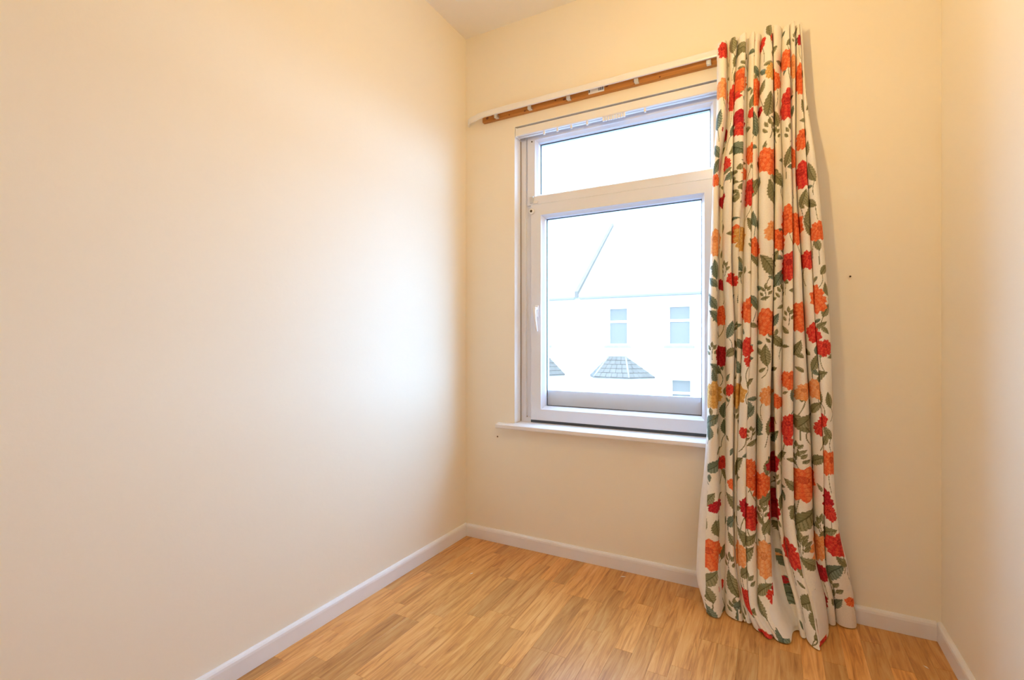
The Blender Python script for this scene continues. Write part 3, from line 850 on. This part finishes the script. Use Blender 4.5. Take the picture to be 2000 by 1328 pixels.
# ------------------------------------------------------------------ outside: street and the terrace opposite
GZ = -2.8
tag(box('street', (-40, 0.8, GZ - 0.2), (40, 60, GZ), 'road'), kind='structure')
FY = 18.0
def house(x0, x1, mirror, label):
    """terraced house front; local features are given for the house that spans -6.2 .. -1.0"""
    h = thing('terraced_house', label, 'house', 'terraced houses across the street', None, ((x0 + x1) / 2, FY + 2.5, GZ))
    off = -Vector(h.location)
    def mx(x):                       # from the model house to this one
        t = (x + 6.2) / 5.2
        if mirror: t = 1 - t
        return x0 + t * (x1 - x0)
    def span(a, b):
        a, b = mx(a), mx(b)
        return (min(a, b), max(a, b))
    def put(o):
        o.parent = h; o.location = Vector(o.location) + off
        return o
    wins = [(-4.85, -3.98, 0.86, 2.46), (-2.40, -1.50, 0.86, 2.46), (-2.30, -1.48, -1.95, -0.46)]
    holes = [(*span(a, b), c, d) for a, b, c, d in wins]
    put(grid_wall('house_wall', x0, x1, GZ, 2.95, FY, FY + 0.35, holes, 'render_wall'))
    put(box('house_body', (x0, FY + 0.4, GZ), (x1, FY + 5, 2.7), 'render_wall'))
    for (a, b, c, d) in holes:
        f = put(ring('window', a, b, c, d, [(0, FY + 0.22), (0, FY + 0.12), (0.07, FY + 0.12), (0.07, FY + 0.22)], 'render_wall'))
        zt = c + (d - c) * 0.62
        box('window_bar', (a + 0.07, FY + 0.13, zt - 0.05), (b - 0.07, FY + 0.22, zt + 0.05), 'render_wall', f)
        box('pane', (a + 0.07, FY + 0.17, c + 0.07), (b - 0.07, FY + 0.19, zt - 0.05), 'house_glass', f)
        box('pane', (a + 0.07, FY + 0.17, zt + 0.05), (b - 0.07, FY + 0.19, d - 0.07), 'house_glass', f)
        if c > 0:
            put(box('window_ledge', (a - 0.12, FY - 0.10, c - 0.10), (b + 0.12, FY + 0.11, c), 'stone'))
    # main roof, party parapet on its left side, gutter and downpipe
    rv = [(x0, FY - 0.25, 2.92), (x1, FY - 0.25, 2.92), (x1, FY + 5, 7.0), (x0, FY + 5, 7.0), (x0, FY - 0.25, 3.04), (x1, FY - 0.25, 3.04), (x1, FY + 5, 7.12), (x0, FY + 5, 7.12)]
    put(link('roof', mesh_of('roof', rv, [(0, 1, 2, 3), (4, 5, 6, 7), (0, 1, 5, 4), (1, 2, 6, 5), (2, 3, 7, 6), (3, 0, 4, 7)]), 'old_slate'))
    pv = [(x0, FY - 0.3, 2.9), (x0 + 0.14, FY - 0.3, 2.9), (x0 + 0.14, FY + 5, 7.05), (x0, FY + 5, 7.05), (x0, FY - 0.3, 3.17), (x0 + 0.14, FY - 0.3, 3.17), (x0 + 0.14, FY + 5, 7.24), (x0, FY + 5, 7.24)]
    put(link('party_parapet', mesh_of('party_parapet', pv, [(0, 1, 2, 3), (4, 5, 6, 7), (0, 1, 5, 4), (1, 2, 6, 5), (2, 3, 7, 6), (3, 0, 4, 7)]), 'slate'))
    put(box('gutter', (x0 + 0.23, FY - 0.38, 2.82), (x1 - 0.01, FY - 0.26, 2.92), 'gutter', None, 0.02))
    put(sweep('downpipe', [(x0 + 0.20, FY - 0.30, 2.82), (x0 + 0.17, FY - 0.16, 2.6), (x0 + 0.17, FY - 0.09, 2.3), (x0 + 0.17, FY - 0.09, GZ)], 0.05, 'render_wall'))
    # bay with hipped slate roof
    a, b = span(-5.15, -3.70)
    A, B = span(-5.62, -2.88)
    Ai, Bi = A + 0.15, B - 0.15
    zb = -0.42
    bw = [(A + .1, FY, GZ), (a, FY - 0.75, GZ), (b, FY - 0.75, GZ), (B - .1, FY, GZ)]
    vs = bw + [(x, y, zb + 0.01) for x, y, z in bw]
    put(link('bay_wall', mesh_of('bay_wall', vs, [(0, 1, 5, 4), (1, 2, 6, 5), (2, 3, 7, 6), (4, 5, 6, 7), (0, 1, 2, 3), (3, 0, 4, 7)]), 'render_wall'))
    t0, t1 = span(-4.78, -4.07)
    zt = 0.40
    P = [Vector((A, FY, zb)), Vector((a, FY - 0.9, zb)), Vector((b, FY - 0.9, zb)), Vector((B, FY, zb)), Vector((t0, FY - 0.02, zt)), Vector((t1, FY - 0.02, zt))]
    rf = put(link('bay_roof', mesh_of('bay_roof', P + [Vector((A, FY, zb - .05)), Vector((a, FY - .9, zb - .05)), Vector((b, FY - .9, zb - .05)), Vector((B, FY, zb - .05))],
         [(0, 1, 4), (1, 2, 5, 4), (2, 3, 5), (0, 4, 5, 3), (6, 7, 8, 9), (0, 1, 7, 6), (1, 2, 8, 7), (2, 3, 9, 8), (3, 0, 6, 9)]), 'slate'))
    # slates: small overlapping pieces on the three slopes
    sv, sf = [], []
    def slates(p, q, r, s, nr):
        nrm = (q - p).cross(s - p).normalized()
        if nrm.y > 0: nrm = -nrm
        for i in range(nr):
            f0, f1 = i / nr, (i + 1.02) / nr
            l0, l1 = p.lerp(s, f0), q.lerp(r, f0)
            m0, m1 = p.lerp(s, min(f1, 1)), q.lerp(r, min(f1, 1))
            nc = max(1, round((l1 - l0).length / 0.24))
            for c in range(nc):
                u0, u1 = (c + 0.04) / nc, (c + 0.96) / nc
                k = len(sv)
                lift = 0.022 + 0.006 * random.random()
                quad = [l0.lerp(l1, u0), l0.lerp(l1, u1), m0.lerp(m1, u1), m0.lerp(m1, u0)]
                sv.extend([quad[0] + nrm * lift, quad[1] + nrm * lift, quad[2] + nrm * 0.006, quad[3] + nrm * 0.006, quad[0] + nrm * 0.002, quad[1] + nrm * 0.002])
                sf.extend([(k, k + 1, k + 2, k + 3), (k, k + 1, k + 5, k + 4)])
    slates(P[1], P[2], P[5], P[4], 5)
    slates(P[0], P[1], P[4], P[4], 5)
    slates(P[2], P[3], P[5], P[5], 5)
    so = link('roof_slates', mesh_of('roof_slates', sv, sf), 'slate', rf)
    so['kind'] = 'stuff'
    sweep('hip_ridge', [P[1], P[4]], 0.045, 'stone', rf, 6)
    sweep('hip_ridge', [P[2], P[5]], 0.045, 'stone', rf, 6)
    return h
house(-6.2, -1.0, False, 'white terraced house opposite the window with a slate bay roof and two upstairs windows')
house(-11.4, -6.2, True, 'white terraced house past the roof parapet, only its bay roof corner showing')
house(-1.0, 4.2, True, 'white terraced house joined to the bay-roofed one on the curtain side')
